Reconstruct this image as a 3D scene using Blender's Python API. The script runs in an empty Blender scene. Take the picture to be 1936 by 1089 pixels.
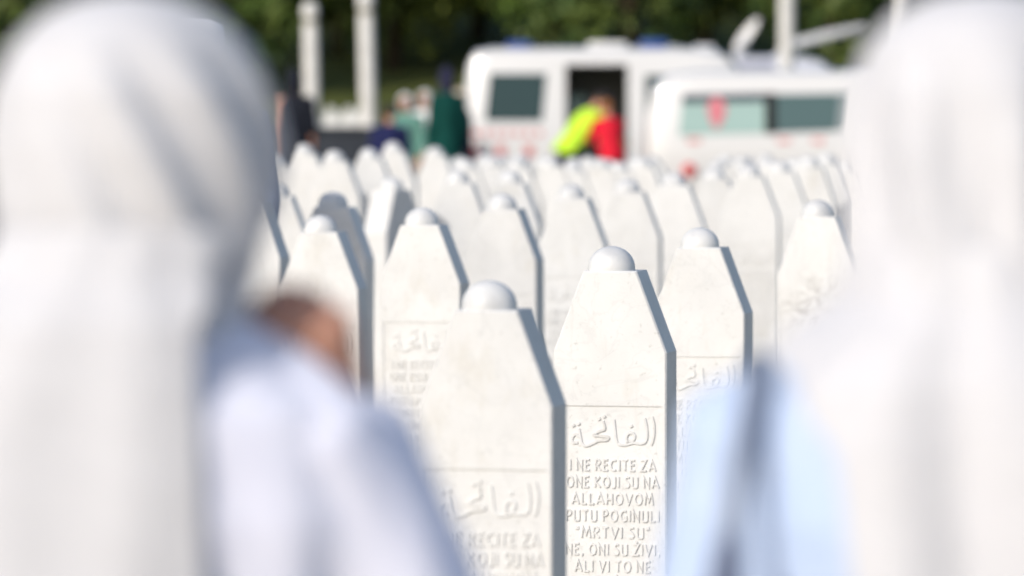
import bpy, bmesh, math, random
from mathutils import Vector, Matrix, noise
R = math.radians
PI = math.pi
rnd = random.Random(7)
S = bpy.context.scene
COL = S.collection

# ------------------------------------------------------------------ camera, light, exposure
W0, H0, FPX = 1936.0, 1089.0, 200.0 / 36.0 * 1936.0
HOR = 172.0                                   # image row of the horizon
PITCH = math.atan((H0 / 2 - HOR) / FPX)
CAMZ = 1.60
cam_d = bpy.data.cameras.new('camera')
cam = bpy.data.objects.new('camera', cam_d)
COL.objects.link(cam)
cam.location = (0, 0, CAMZ)
cam.rotation_euler = (PI / 2 - PITCH, 0, 0)
cam_d.lens = 200
cam_d.sensor_width = 36
cam_d.clip_start = 0.1
cam_d.clip_end = 2000
cam_d.dof.use_dof = True
cam_d.dof.focus_distance = 14.7
cam_d.dof.aperture_fstop = 3.7
cam_d.dof.aperture_blades = 0
S.camera = cam

SUN_AZ, SUN_EL = 36.0, 28.5                   # degrees to the left of straight behind the camera / above the horizon
w = bpy.data.worlds.new('World')
S.world = w
w.use_nodes = True
wn = w.node_tree
bg = wn.nodes['Background']
sky = wn.nodes.new('ShaderNodeTexSky')
sky.sky_type = 'NISHITA'
sky.sun_disc = False
sky.ozone_density = 2.5
sky.dust_density = 2.0
sky.sun_elevation = R(SUN_EL)
sky.sun_rotation = R(180 + SUN_AZ)
wn.links.new(sky.outputs[0], bg.inputs[0])
bg.inputs[1].default_value = 0.15
sd = bpy.data.lights.new('sun', 'SUN')
sd.energy = 2.75
sd.angle = R(0.5)
sd.color = (1.0, 0.955, 0.895)
sun = bpy.data.objects.new('sun', sd)
COL.objects.link(sun)
sdir = Vector((-math.sin(R(SUN_AZ)) * math.cos(R(SUN_EL)), -math.cos(R(SUN_AZ)) * math.cos(R(SUN_EL)), math.sin(R(SUN_EL))))
sun.rotation_euler = sdir.to_track_quat('Z', 'Y').to_euler()
sun.location = (-20, -20, 30)
S.view_settings.view_transform = 'Standard'
S.view_settings.look = 'None'
S.view_settings.gamma = 1
S.view_settings.exposure = 0.09
S.render.engine = 'CYCLES'
S.cycles.use_denoising = True
S.cycles.max_bounces = 6
S.render.film_transparent = False

FWD = Vector((0, math.cos(PITCH), -math.sin(PITCH)))
UPV = Vector((0, math.sin(PITCH), math.cos(PITCH)))
def at(px, py, d):
    return Vector((0, 0, CAMZ)) + d * (FWD + Vector(((px - W0 / 2) / FPX, 0, 0)) - UPV * ((py - H0 / 2) / FPX))

# ------------------------------------------------------------------ helpers
def obj(name, bm_or_me, mats, parent=None, smooth=False, autosmooth=None):
    if isinstance(bm_or_me, bmesh.types.BMesh):
        me = bpy.data.meshes.new(name)
        bm_or_me.normal_update()
        bm_or_me.to_mesh(me)
        bm_or_me.free()
    else:
        me = bm_or_me
    o = bpy.data.objects.new(name, me)
    COL.objects.link(o)
    if not isinstance(mats, (list, tuple)):
        mats = [mats]
    idx = [p.material_index for p in me.polygons] if len(mats) > 1 else None
    me.materials.clear()
    for m in mats:
        me.materials.append(m)
    if idx:
        me.polygons.foreach_set('material_index', idx)
    if smooth:
        for p in me.polygons:
            p.use_smooth = True
    if autosmooth:
        for p in me.polygons:
            p.use_smooth = True
        me.set_sharp_from_angle(angle=R(autosmooth))
    if parent:
        o.parent = parent
    return o
def tag(o, label, cat, group=None, kind=None):
    o['label'] = label
    o['category'] = cat
    if group:
        o['group'] = group
    if kind:
        o['kind'] = kind
    return o
def thing(name, label, cat, loc=(0, 0, 0), rz=0, group=None):
    o = bpy.data.objects.new(name, None)
    COL.objects.link(o)
    o.empty_display_size = 0.1
    o.location = loc
    o.rotation_euler = (0, 0, rz)
    return tag(o, label, cat, group)
def dup(root, loc, rz, label, group=None):
    r = root.copy()
    COL.objects.link(r)
    r.location = loc
    r.rotation_euler = (0, 0, rz)
    r['label'] = label
    if group:
        r['group'] = group
    for ch in list(root.children):
        c = ch.copy()
        COL.objects.link(c)
        c.parent = r
        for g in list(ch.children):
            k = g.copy()
            COL.objects.link(k)
            k.parent = c
    return r
def box(bm, x0, x1, y0, y1, z0, z1, bev=0.0, seg=2):
    r = bmesh.ops.create_cube(bm, size=1.0)
    vs = r['verts']
    for v in vs:
        v.co = Vector(((x0 + x1) / 2 + v.co.x * (x1 - x0), (y0 + y1) / 2 + v.co.y * (y1 - y0), (z0 + z1) / 2 + v.co.z * (z1 - z0)))
    if bev > 0:
        es = list({e for v in vs for e in v.link_edges})
        bmesh.ops.bevel(bm, geom=es, offset=bev, segments=seg, affect='EDGES', profile=0.5)
def tube(bm, pts, rad, seg=14, cap=True):
    """tapered tube; rad items are floats or (r_side, r_other)"""
    pts = [Vector(p) for p in pts]
    rings = []
    n = len(pts)
    for i, p in enumerate(pts):
        t = (pts[min(i + 1, n - 1)] - pts[max(i - 1, 0)]).normalized()
        ref = Vector((0, 1, 0)) if abs(t.y) < 0.9 else Vector((1, 0, 0))
        a = ref.cross(t).normalized()
        b = t.cross(a).normalized()
        r = rad[i]
        ra, rb = (r, r) if not isinstance(r, (tuple, list)) else r
        rings.append([bm.verts.new(p + a * ra * math.cos(2 * PI * k / seg) + b * rb * math.sin(2 * PI * k / seg)) for k in range(seg)])
    for i in range(n - 1):
        for k in range(seg):
            bm.faces.new((rings[i][k], rings[i][(k + 1) % seg], rings[i + 1][(k + 1) % seg], rings[i + 1][k]))
    if cap:
        bm.faces.new(rings[0][::-1])
        bm.faces.new(rings[-1])
def rtube(bm, pts, rad, seg=14):
    """tube with rounded ends"""
    pts = [Vector(p) for p in pts]
    def mean(r):
        return r if not isinstance(r, (tuple, list)) else min(r)
    def sc(r, f):
        return r * f if not isinstance(r, (tuple, list)) else (r[0] * f, r[1] * f)
    d0 = (pts[0] - pts[1]).normalized() * mean(rad[0])
    d1 = (pts[-1] - pts[-2]).normalized() * mean(rad[-1])
    P = [pts[0] + d0 * f for f in (0.95, 0.7, 0.35)] + pts + [pts[-1] + d1 * f for f in (0.35, 0.7, 0.95)]
    Q = [sc(rad[0], f) for f in (0.3, 0.71, 0.93)] + list(rad) + [sc(rad[-1], f) for f in (0.93, 0.71, 0.3)]
    tube(bm, P, Q, seg)
def ell(bm, c, r, seg=20, rot=None):
    q = bmesh.ops.create_uvsphere(bm, u_segments=seg, v_segments=max(8, seg // 2), radius=1.0)
    M = Matrix.Diagonal((r[0], r[1], r[2], 1))
    if rot:
        M = rot.to_matrix().to_4x4() @ M
    M = Matrix.Translation(c) @ M
    bmesh.ops.transform(bm, matrix=M, verts=q['verts'])
def lathe(bm, prof, seg=24, c=(0, 0, 0)):
    rings = []
    for r, z in prof:
        rings.append([bm.verts.new((c[0] + r * math.cos(2 * PI * k / seg), c[1] + r * math.sin(2 * PI * k / seg), c[2] + z)) for k in range(seg)])
    for i in range(len(prof) - 1):
        for k in range(seg):
            bm.faces.new((rings[i][k], rings[i][(k + 1) % seg], rings[i + 1][(k + 1) % seg], rings[i + 1][k]))
    bm.faces.new(rings[0][::-1])
    bm.faces.new(rings[-1])
def evaluate(bm, mods):
    """put bm on a temporary object with modifiers, return the finished mesh"""
    me = bpy.data.meshes.new('work')
    bm.normal_update()
    bm.to_mesh(me)
    bm.free()
    o = bpy.data.objects.new('work', me)
    COL.objects.link(o)
    for typ, kw in mods:
        m = o.modifiers.new(typ, typ)
        for k, v in kw.items():
            setattr(m, k, v)
    dg = bpy.context.evaluated_depsgraph_get()
    dg.update()
    out = bpy.data.meshes.new_from_object(o.evaluated_get(dg))
    bpy.data.objects.remove(o)
    bpy.data.meshes.remove(me)
    return out
def fused(bm, voxel, it=4):
    return evaluate(bm, [('REMESH', dict(mode='VOXEL', voxel_size=voxel, use_smooth_shade=True)), ('SMOOTH', dict(factor=0.5, iterations=it))])

# ------------------------------------------------------------------ materials
def mat(name, col, rough=0.6, spec=0.4, metallic=0.0, coat=0.0, sheen=0.0, emit=None):
    m = bpy.data.materials.new(name)
    m.use_nodes = True
    b = m.node_tree.nodes['Principled BSDF']
    b.inputs['Base Color'].default_value = (*col, 1)
    b.inputs['Roughness'].default_value = rough
    b.inputs['Specular IOR Level'].default_value = spec
    b.inputs['Metallic'].default_value = metallic
    b.inputs['Coat Weight'].default_value = coat
    b.inputs['Sheen Weight'].default_value = sheen
    return m
def noisy(m, c1, c2, scale=5.0, detail=5.0, bump=0.0, lo=0.35, hi=0.65, bscale=None, rnd_off=False):
    nt = m.node_tree
    b = nt.nodes['Principled BSDF']
    tc = nt.nodes.new('ShaderNodeTexCoord')
    vec = tc.outputs['Object']
    if rnd_off:
        oi = nt.nodes.new('ShaderNodeObjectInfo')
        mul = nt.nodes.new('ShaderNodeMath'); mul.operation = 'MULTIPLY'; mul.inputs[1].default_value = 37.0
        nt.links.new(oi.outputs['Random'], mul.inputs[0])
        add = nt.nodes.new('ShaderNodeVectorMath'); add.operation = 'ADD'
        nt.links.new(vec, add.inputs[0]); nt.links.new(mul.outputs[0], add.inputs[1])
        vec = add.outputs[0]
    n = nt.nodes.new('ShaderNodeTexNoise')
    n.inputs['Scale'].default_value = scale
    n.inputs['Detail'].default_value = detail
    nt.links.new(vec, n.inputs['Vector'])
    r = nt.nodes.new('ShaderNodeValToRGB')
    r.color_ramp.elements[0].position = lo
    r.color_ramp.elements[1].position = hi
    r.color_ramp.elements[0].color = (*c1, 1)
    r.color_ramp.elements[1].color = (*c2, 1)
    nt.links.new(n.outputs[0], r.inputs[0])
    nt.links.new(r.outputs[0], b.inputs['Base Color'])
    if bump:
        n2 = nt.nodes.new('ShaderNodeTexNoise')
        n2.inputs['Scale'].default_value = bscale or scale * 4
        n2.inputs['Detail'].default_value = 6
        nt.links.new(vec, n2.inputs['Vector'])
        bp = nt.nodes.new('ShaderNodeBump')
        bp.inputs['Strength'].default_value = bump
        bp.inputs['Distance'].default_value = 0.01
        nt.links.new(n2.outputs[0], bp.inputs['Height'])
        nt.links.new(bp.outputs[0], b.inputs['Normal'])
    return vec, r.outputs[0], b
def marble(name, stain=False):
    m = mat(name, (0.8, 0.78, 0.74), 0.55, 0.35)
    nt = m.node_tree
    vec, col, b = noisy(m, (0.63, 0.622, 0.603), (0.69, 0.683, 0.667), 7.0, 8.0, 0.09, 0.3, 0.62, 160, True)
    def layer(col, scale, lo, hi, color, amount, wav=None, detail=8, mapscale=None):
        v = vec
        if mapscale:
            mp = nt.nodes.new('ShaderNodeMapping'); mp.inputs['Scale'].default_value = mapscale
            nt.links.new(vec, mp.inputs['Vector']); v = mp.outputs[0]
        n = nt.nodes.new('ShaderNodeTexNoise')
        n.inputs['Scale'].default_value = scale; n.inputs['Detail'].default_value = detail; n.inputs['Roughness'].default_value = 0.65
        nt.links.new(v, n.inputs['Vector'])
        r = nt.nodes.new('ShaderNodeMapRange')
        r.inputs[1].default_value = lo; r.inputs[2].default_value = hi; r.inputs[3].default_value = 0; r.inputs[4].default_value = amount
        nt.links.new(n.outputs[0], r.inputs[0])
        mx = nt.nodes.new('ShaderNodeMix'); mx.data_type = 'RGBA'
        nt.links.new(r.outputs[0], mx.inputs['Factor'])
        nt.links.new(col, mx.inputs['A'])
        mx.inputs['B'].default_value = (*color, 1)
        return mx.outputs['Result']
    col = layer(col, 2.6, 0.48, 0.72, (0.57, 0.57, 0.57), 0.6)                    # grey clouds
    col = layer(col, 9.0, 0.56, 0.70, (0.54, 0.51, 0.45), 0.45, mapscale=(1, 1, 0.5))   # warm weather marks
    col = layer(col, 70.0, 0.60, 0.72, (0.40, 0.39, 0.36), 0.65)                  # pits and lichen specks
    col = layer(col, 26.0, 0.60, 0.74, (0.50, 0.47, 0.41), 0.35, mapscale=(1.6, 1, 0.12))   # rain streaks
    nv = nt.nodes.new('ShaderNodeTexNoise'); nv.inputs['Scale'].default_value = 5.5; nv.inputs['Detail'].default_value = 7; nv.inputs['Distortion'].default_value = 2.2
    nt.links.new(vec, nv.inputs['Vector'])
    sb = nt.nodes.new('ShaderNodeMath'); sb.operation = 'SUBTRACT'; sb.inputs[1].default_value = 0.5
    ab = nt.nodes.new('ShaderNodeMath'); ab.operation = 'ABSOLUTE'
    rv = nt.nodes.new('ShaderNodeMapRange'); rv.inputs[1].default_value = 0.0; rv.inputs[2].default_value = 0.022; rv.inputs[3].default_value = 0.24; rv.inputs[4].default_value = 0.0
    nt.links.new(nv.outputs[0], sb.inputs[0]); nt.links.new(sb.outputs[0], ab.inputs[0]); nt.links.new(ab.outputs[0], rv.inputs[0])
    mv = nt.nodes.new('ShaderNodeMix'); mv.data_type = 'RGBA'; mv.inputs['B'].default_value = (0.48, 0.48, 0.47, 1)
    nt.links.new(rv.outputs[0], mv.inputs['Factor']); nt.links.new(col, mv.inputs['A'])
    oi = nt.nodes.new('ShaderNodeObjectInfo')
    ro = nt.nodes.new('ShaderNodeMapRange'); ro.inputs[3].default_value = 0.95; ro.inputs[4].default_value = 1.015
    nt.links.new(oi.outputs['Random'], ro.inputs[0])
    vm = nt.nodes.new('ShaderNodeVectorMath'); vm.operation = 'SCALE'
    nt.links.new(mv.outputs['Result'], vm.inputs[0]); nt.links.new(ro.outputs[0], vm.inputs['Scale'])
    col = vm.outputs[0]
    if stain:
        tc = nt.nodes.new('ShaderNodeTexCoord')
        ns = nt.nodes.new('ShaderNodeTexNoise'); ns.inputs['Scale'].default_value = 16; ns.inputs['Detail'].default_value = 9; ns.inputs['Roughness'].default_value = 0.7; ns.inputs['Distortion'].default_value = 1.2
        nt.links.new(tc.outputs['Object'], ns.inputs['Vector'])
        ds = nt.nodes.new('ShaderNodeVectorMath'); ds.operation = 'DISTANCE'
        ds.inputs[1].default_value = (0.0, -0.066, 0.865)
        nt.links.new(tc.outputs['Object'], ds.inputs[0])
        mr = nt.nodes.new('ShaderNodeMapRange')
        mr.inputs[1].default_value = 0.02; mr.inputs[2].default_value = 0.15; mr.inputs[3].default_value = 0.75; mr.inputs[4].default_value = 0.0
        nt.links.new(ds.outputs['Value'], mr.inputs[0])
        m2 = nt.nodes.new('ShaderNodeMapRange'); m2.inputs[1].default_value = 0.47; m2.inputs[2].default_value = 0.62
        nt.links.new(ns.outputs[0], m2.inputs[0])
        mu = nt.nodes.new('ShaderNodeMath'); mu.operation = 'MULTIPLY'
        nt.links.new(mr.outputs[0], mu.inputs[0]); nt.links.new(m2.outputs[0], mu.inputs[1])
        mx = nt.nodes.new('ShaderNodeMix'); mx.data_type = 'RGBA'
        nt.links.new(mu.outputs[0], mx.inputs['Factor']); nt.links.new(col, mx.inputs['A'])
        mx.inputs['B'].default_value = (0.22, 0.20, 0.18, 1)
        col = mx.outputs['Result']
    nt.links.new(col, b.inputs['Base Color'])
    return m
M_marble = marble('marble')
M_marble_stained = marble('marble_stained', True)
M_dome = mat('marble_dome', (0.74, 0.74, 0.73), 0.45, 0.4)
noisy(M_dome, (0.50, 0.50, 0.50), (0.66, 0.655, 0.64), 14, 8, 0.08, 0.3, 0.6, 120, True)
M_grass = mat('grass', (0.05, 0.08, 0.02), 0.9, 0.1)
noisy(M_grass, (0.060, 0.078, 0.018), (0.115, 0.125, 0.036), 0.35, 9, 0.6, 0.3, 0.7, 6)
M_bounce = mat('bounce_gravel', (0.40, 0.34, 0.26), 0.95, 0.1)
noisy(M_bounce, (0.33, 0.28, 0.21), (0.46, 0.40, 0.31), 6, 8, 0.5, 0.3, 0.7, 60)
M_asphalt = mat('asphalt', (0.05, 0.05, 0.05), 0.9, 0.2)
noisy(M_asphalt, (0.04, 0.04, 0.042), (0.065, 0.064, 0.062), 8, 6, 0.3)
M_scarf = mat('white_cotton', (0.70, 0.695, 0.71), 0.85, 0.1, sheen=0.2)
noisy(M_scarf, (0.565, 0.558, 0.572), (0.60, 0.593, 0.608), 25, 4, 0.15, 0.3, 0.7, 500)
M_lavender = mat('lavender_cotton', (0.66, 0.69, 0.86), 0.85, 0.1, sheen=0.15)
noisy(M_lavender, (0.76, 0.76, 0.87), (0.81, 0.81, 0.91), 20, 4, 0.15, 0.3, 0.7, 400)
M_blue = mat('pale_blue_cotton', (0.60, 0.74, 0.90), 0.85, 0.1, sheen=0.15)
noisy(M_blue, (0.44, 0.54, 0.73), (0.50, 0.59, 0.77), 20, 4, 0.15, 0.3, 0.7, 400)
M_skin = mat('skin', (0.54, 0.27, 0.18), 0.5, 0.4)
M_skin.node_tree.nodes['Principled BSDF'].inputs['Subsurface Weight'].default_value = 0.15
M_skin.node_tree.nodes['Principled BSDF'].inputs['Subsurface Scale'].default_value = 0.01
M_eye = mat('eye', (0.05, 0.03, 0.02), 0.2, 0.5)
M_hair = mat('dark_hair', (0.03, 0.02, 0.015), 0.5, 0.4)
M_strapgrey = mat('grey_strap', (0.17, 0.20, 0.27), 0.4, 0.5)
M_strap = mat('navy_strap', (0.07, 0.09, 0.16), 0.4, 0.5)
M_dkskirt = mat('dark_skirt', (0.05, 0.06, 0.10), 0.9, 0.1)
M_shoe = mat('black_shoe', (0.02, 0.02, 0.02), 0.4, 0.5)

# ------------------------------------------------------------------ setting: ground, lot
def build_ground():
    bm = bmesh.new()
    xs = [-260, -160, -110, -80, -60, -45] + [-35 + 2.5 * i for i in range(29)] + [45, 60, 80, 110, 160, 260]
    ys = [-60, -20, 0, 20, 40, 60, 80] + [90 + 3 * i for i in range(34)] + [210, 240, 280, 340, 420]
    def hz(x, y):
        t = min(max((y - 92) / 110, 0), 1)
        h = 16 * t ** 1.15
        return h + (noise.noise(Vector((x * 0.09, y * 0.09, 0))) * 1.0 if y > 92 else 0) * min(t * 5, 1)
    g = [[bm.verts.new((x, y, hz(x, y))) for x in xs] for y in ys]
    for j in range(len(ys) - 1):
        for i in range(len(xs) - 1):
            bm.faces.new((g[j][i], g[j][i + 1], g[j + 1][i + 1], g[j + 1][i]))
    o = obj('ground', bm, M_grass, smooth=True)
    o['kind'] = 'structure'
    def sheet(name, x0, x1, y0, y1, z, m):
        b = bmesh.new()
        b.faces.new([b.verts.new(p) for p in ((x0, y0, z), (x1, y0, z), (x1, y1, z), (x0, y1, z))])
        q = obj(name, b, m)
        q['kind'] = 'structure'
    sheet('road', -60, 60, 56, 90, 0.004, M_asphalt)
    sheet('bounce_ground', -9, 9, -2, 54, 0.004, M_bounce)  # unseen pale ground, added to bounce warm fill onto the stone sides
    return hz
HZ = build_ground()

# ------------------------------------------------------------------ lettering for the gravestones
GL = {  # stroke letters: width, list of polylines in a box of height 1
 'A': (0.62, [[(0, 0), (0.31, 1), (0.62, 0)], [(0.13, 0.30), (0.49, 0.30)]]),
 'C': (0.55, [[(0.53, 0.93), (0.33, 1), (0.12, 0.86), (0.02, 0.5), (0.12, 0.14), (0.33, 0), (0.53, 0.07)]]),
 'E': (0.42, [[(0.42, 1), (0.04, 1), (0.04, 0), (0.42, 0)], [(0.04, 0.55), (0.36, 0.55)]]),
 'G': (0.58, [[(0.54, 0.92), (0.33, 1), (0.12, 0.86), (0.02, 0.5), (0.12, 0.14), (0.33, 0), (0.54, 0.1), (0.54, 0.42), (0.34, 0.42)]]),
 'H': (0.55, [[(0.04, 1), (0.04, 0)], [(0.51, 1), (0.51, 0)], [(0.04, 0.45), (0.51, 0.45)]]),
 'I': (0.10, [[(0.05, 1), (0.05, 0)]]),
 'J': (0.30, [[(0.26, 1), (0.26, 0.1), (0.16, -0.02), (0.0, 0.0)]]),
 'K': (0.52, [[(0.04, 1), (0.04, 0)], [(0.48, 1), (0.06, 0.5), (0.52, 0)]]),
 'L': (0.42, [[(0.04, 1), (0.04, 0), (0.42, 0)]]),
 'M': (0.72, [[(0, 0), (0.12, 1), (0.36, 0.25), (0.60, 1), (0.72, 0)]]),
 'N': (0.55, [[(0.04, 0), (0.04, 1), (0.51, 0), (0.51, 1)]]),
 'O': (0.66, [[(0.33, 1), (0.12, 0.88), (0.02, 0.5), (0.12, 0.12), (0.33, 0), (0.54, 0.12), (0.64, 0.5), (0.54, 0.88), (0.33, 1)]]),
 'P': (0.45, [[(0.04, 0), (0.04, 1), (0.30, 1), (0.43, 0.86), (0.43, 0.68), (0.30, 0.53), (0.06, 0.50)]]),
 'R': (0.50, [[(0.04, 0), (0.04, 1), (0.30, 1), (0.43, 0.86), (0.43, 0.70), (0.30, 0.55), (0.10, 0.52), (0.50, 0)]]),
 'S': (0.42, [[(0.40, 0.94), (0.22, 1), (0.06, 0.88), (0.06, 0.70), (0.34, 0.42), (0.40, 0.20), (0.28, 0.02), (0.02, 0.04)]]),
 'T': (0.50, [[(0, 1), (0.50, 1)], [(0.25, 0.99), (0.25, 0)]]),
 'U': (0.54, [[(0.04, 1), (0.04, 0.12), (0.14, 0), (0.40, 0), (0.50, 0.12), (0.50, 1)]]),
 'V': (0.58, [[(0, 1), (0.29, 0), (0.58, 1)]]),
 'Z': (0.52, [[(0.02, 1), (0.50, 1), (0.02, 0), (0.52, 0)]]),
 ',': (0.14, [[(0.10, 0.12), (0.04, -0.16)]]),
 '"': (0.24, [[(0.03, 1.05), (0.06, 0.78)], [(0.17, 1.05), (0.20, 0.78)]]),
}
GL['Ž'] = (0.52, GL['Z'][1] + [[(0.14, 1.30), (0.26, 1.14), (0.38, 1.30)]])
GL['Ć'] = (0.55, GL['C'][1] + [[(0.28, 1.12), (0.42, 1.32)]])
def ribbon(bm, pts, wd, y0, y1):
    """raised bar along a polyline in x,z; its back at y0 and its face at y1 (towards -y)"""
    P = [Vector((p[0], p[1])) for p in pts]
    n = len(P)
    closed = (P[0] - P[-1]).length < 1e-6
    if closed:
        P = P[:-1]; n -= 1
    Lf, Rt = [], []
    for i in range(n):
        a = P[(i - 1) % n] if (closed or i > 0) else P[i] - (P[i + 1] - P[i])
        c = P[(i + 1) % n] if (closed or i < n - 1) else P[i] + (P[i] - P[i - 1])
        d1 = (P[i] - a).normalized(); d2 = (c - P[i]).normalized()
        n1 = Vector((-d1.y, d1.x)); n2 = Vector((-d2.y, d2.x))
        m = (n1 + n2)
        m = n1 if m.length < 1e-4 else m.normalized()
        k = min(1 / max(m.dot(n1), 0.45), 1.9)
        Lf.append(P[i] + m * wd / 2 * k); Rt.append(P[i] - m * wd / 2 * k)
    ins = 0.82
    def mk(q, y):
        return bm.verts.new((q.x, y, q.y))
    lf = [(mk(l, y0), mk(p + (l - p) * ins, y1)) for l, p in zip(Lf, P)]
    rt = [(mk(r, y0), mk(p + (r - p) * ins, y1)) for r, p in zip(Rt, P)]
    rng = range(n) if closed else range(n - 1)
    for i in rng:
        j = (i + 1) % n
        bm.faces.new((lf[i][1], lf[j][1], rt[j][1], rt[i][1]))
        bm.faces.new((lf[i][0], lf[j][0], lf[j][1], lf[i][1]))
        bm.faces.new((rt[i][1], rt[j][1], rt[j][0], rt[i][0]))
    if not closed:
        for i in (0, n - 1):
            bm.faces.new((lf[i][0], lf[i][1], rt[i][1], rt[i][0]))
HD = 1.235           # height of the finial's top above the grave
HW, HT = 0.140, 0.066
DEP = 0.065          # half depth of the slab
ZT = HD - 0.059      # slab top
ZS = ZT - 0.197      # shoulder
ZP = HD - 0.386      # panel top edge
PW = 0.128
RECESS = 0.0030
def inscription():
    bm = bmesh.new()
    yb, yf = -DEP + RECESS + 0.0005, -DEP - 0.0004
    k = [0]
    def add(pts, wd):
        k[0] += 1
        ribbon(bm, pts, wd, yb, yf - (k[0] % 5) * 0.00015)
    def q(cx, cy):
        return (((1040 + cx / 3.12) - 1160) / 778.0 + 0.014, HD - (740 + cy / 3.12 - 465) / 778.0)
    def curve(pts):
        out = []
        for i in range(len(pts) - 1):
            p0 = Vector(pts[max(i - 1, 0)]); p1 = Vector(pts[i]); p2 = Vector(pts[i + 1]); p3 = Vector(pts[min(i + 2, len(pts) - 1)])
            for s in range(4):
                t = s / 4
                v = 0.5 * ((2 * p1) + (p2 - p0) * t + (2 * p0 - 5 * p1 + 4 * p2 - p3) * t * t + (3 * p1 - p0 - 3 * p2 + p3) * t ** 3)
                out.append(q(v.x, v.y))
        out.append(q(*pts[-1]))
        return out
    strokes = [
        [(611, 138), (622, 180), (624, 230), (616, 280), (606, 306)],
        [(568, 148), (578, 190), (582, 240), (574, 284), (545, 298), (500, 294), (455, 306), (415, 304), (398, 280), (390, 220), (383, 158)],
        [(462, 292), (458, 262), (472, 238), (494, 236), (508, 252), (500, 278), (474, 284)],
        [(318, 168), (328, 214), (296, 228), (262, 250), (300, 256), (350, 262), (338, 280), (290, 284), (240, 308), (206, 314), (190, 294), (180, 250), (172, 214)],
        [(176, 262), (152, 248), (132, 272), (138, 298), (168, 296)],
    ]
    for s in strokes:
        add(curve(s), 0.0068)
    for cx, cy in ((296, 156), (326, 142), (140, 196), (172, 186), (488, 196)):
        x, z = q(cx, cy)
        add([(x - 0.0034, z - 0.002), (x + 0.0034, z + 0.002)], 0.0066)
    lines = [('I NE RECITE ZA', 515), ('ONE KOJI SU NA', 552), ('ALLAHOVOM', 485), ('PUTU POGINULI', 556), ('"MRTVI SU"', 440),
             ('NE, ONI SU ŽIVI,', 560), ('ALI VI TO NE', 450), ('OSJEĆATE', 400)]
    ch = 62 / 3.12 / 778
    for li, (txt, wpx) in enumerate(lines):
        zb = q(0, 458 + 99.4 * li)[1]
        sp = 0.24
        wd = sum((0.32 if c == ' ' else GL[c][0] + sp) for c in txt) - sp
        target = wpx / 3.12 / 778
        sx = target / wd
        x = -target / 2 + 0.0145
        for c in txt:
            if c == ' ':
                x += 0.32 * sx
                continue
            for pl in GL[c][1]:
                add([(x + p[0] * sx, zb + p[1] * ch) for p in pl], 0.0047)
            x += (GL[c][0] + sp) * sx
    bmesh.ops.recalc_face_normals(bm, faces=bm.faces)
    me = bpy.data.meshes.new('inscription')
    bm.to_mesh(me); bm.free()
    return me
def slab():
    bm = bmesh.new()
    zb = -0.16
    zpb = 0.12
    out = [(-HT, ZT), (HT, ZT), (HW, ZS), (HW, zb), (-HW, zb), (-HW, ZS)]
    c = 0.004                                        # chamfer all round the two faces
    def inset(pts, d):
        n = len(pts); res = []
        for i in range(n):
            a, p, e = Vector(pts[i - 1]), Vector(pts[i]), Vector(pts[(i + 1) % n])
            d1 = (p - a).normalized(); d2 = (e - p).normalized()
            n1 = Vector((d1.y, -d1.x)); n2 = Vector((d2.y, -d2.x))
            m = (n1 + n2).normalized()
            res.append(p + m * d / m.dot(n1))
        return res
    inn = inset(out, c)
    V = lambda p, y: bm.verts.new((p[0], y, p[1]))
    fi = [V(p, -DEP) for p in inn]
    fo = [V(p, -DEP + c) for p in out]
    bo = [V(p, DEP - c) for p in out]
    bi = [V(p, DEP) for p in inn]
    n = 6
    for i in range(n):
        j = (i + 1) % n
        bm.faces.new((fi[i], fi[j], fo[j], fo[i]))
        bm.faces.new((fo[i], fo[j], bo[j], bo[i]))
        bm.faces.new((bo[i], bo[j], bi[j], bi[i]))
    bm.faces.new(bi)
    # front with a sunk panel
    P = [V(p, -DEP) for p in ((-PW, ZP), (PW, ZP), (PW, zpb), (-PW, zpb))]
    Q = [V(p, -DEP + RECESS) for p in ((-PW, ZP), (PW, ZP), (PW, zpb), (-PW, zpb))]
    bm.faces.new((fi[0], fi[1], fi[2], P[1], P[0], fi[5]))
    bm.faces.new((fi[2], fi[3], P[2], P[1]))
    bm.faces.new((fi[3], fi[4], P[3], P[2]))
    bm.faces.new((fi[4], fi[5], P[0], P[3]))
    for i in range(4):
        j = (i + 1) % 4
        bm.faces.new((P[i], P[j], Q[j], Q[i]))
    bm.faces.new(Q)
    bmesh.ops.recalc_face_normals(bm, faces=bm.faces)
    bmesh.ops.triangulate(bm, faces=[f for f in bm.faces if len(f.verts) > 4])
    bmesh.ops.translate(bm, vec=(0.008, 0, 0), verts=bm.verts)
    return bm
def make_gravestone():
    t = thing('gravestone', '', 'gravestone')
    obj('slab', slab(), M_marble, t)
    bm = bmesh.new()
    lathe(bm, [(0.057, ZT - 0.001), (0.0575, ZT + 0.006)] + [(0.0575 * math.cos(a), ZT + 0.006 + 0.053 * math.sin(a)) for a in [R(6 * i) for i in range(1, 15)]] + [(0.002, HD)], 40, (0, -0.005, 0))
    obj('finial', bm, M_dome, t, autosmooth=50)
    obj('inscription', inscription(), M_marble, t)
    return t
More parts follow.
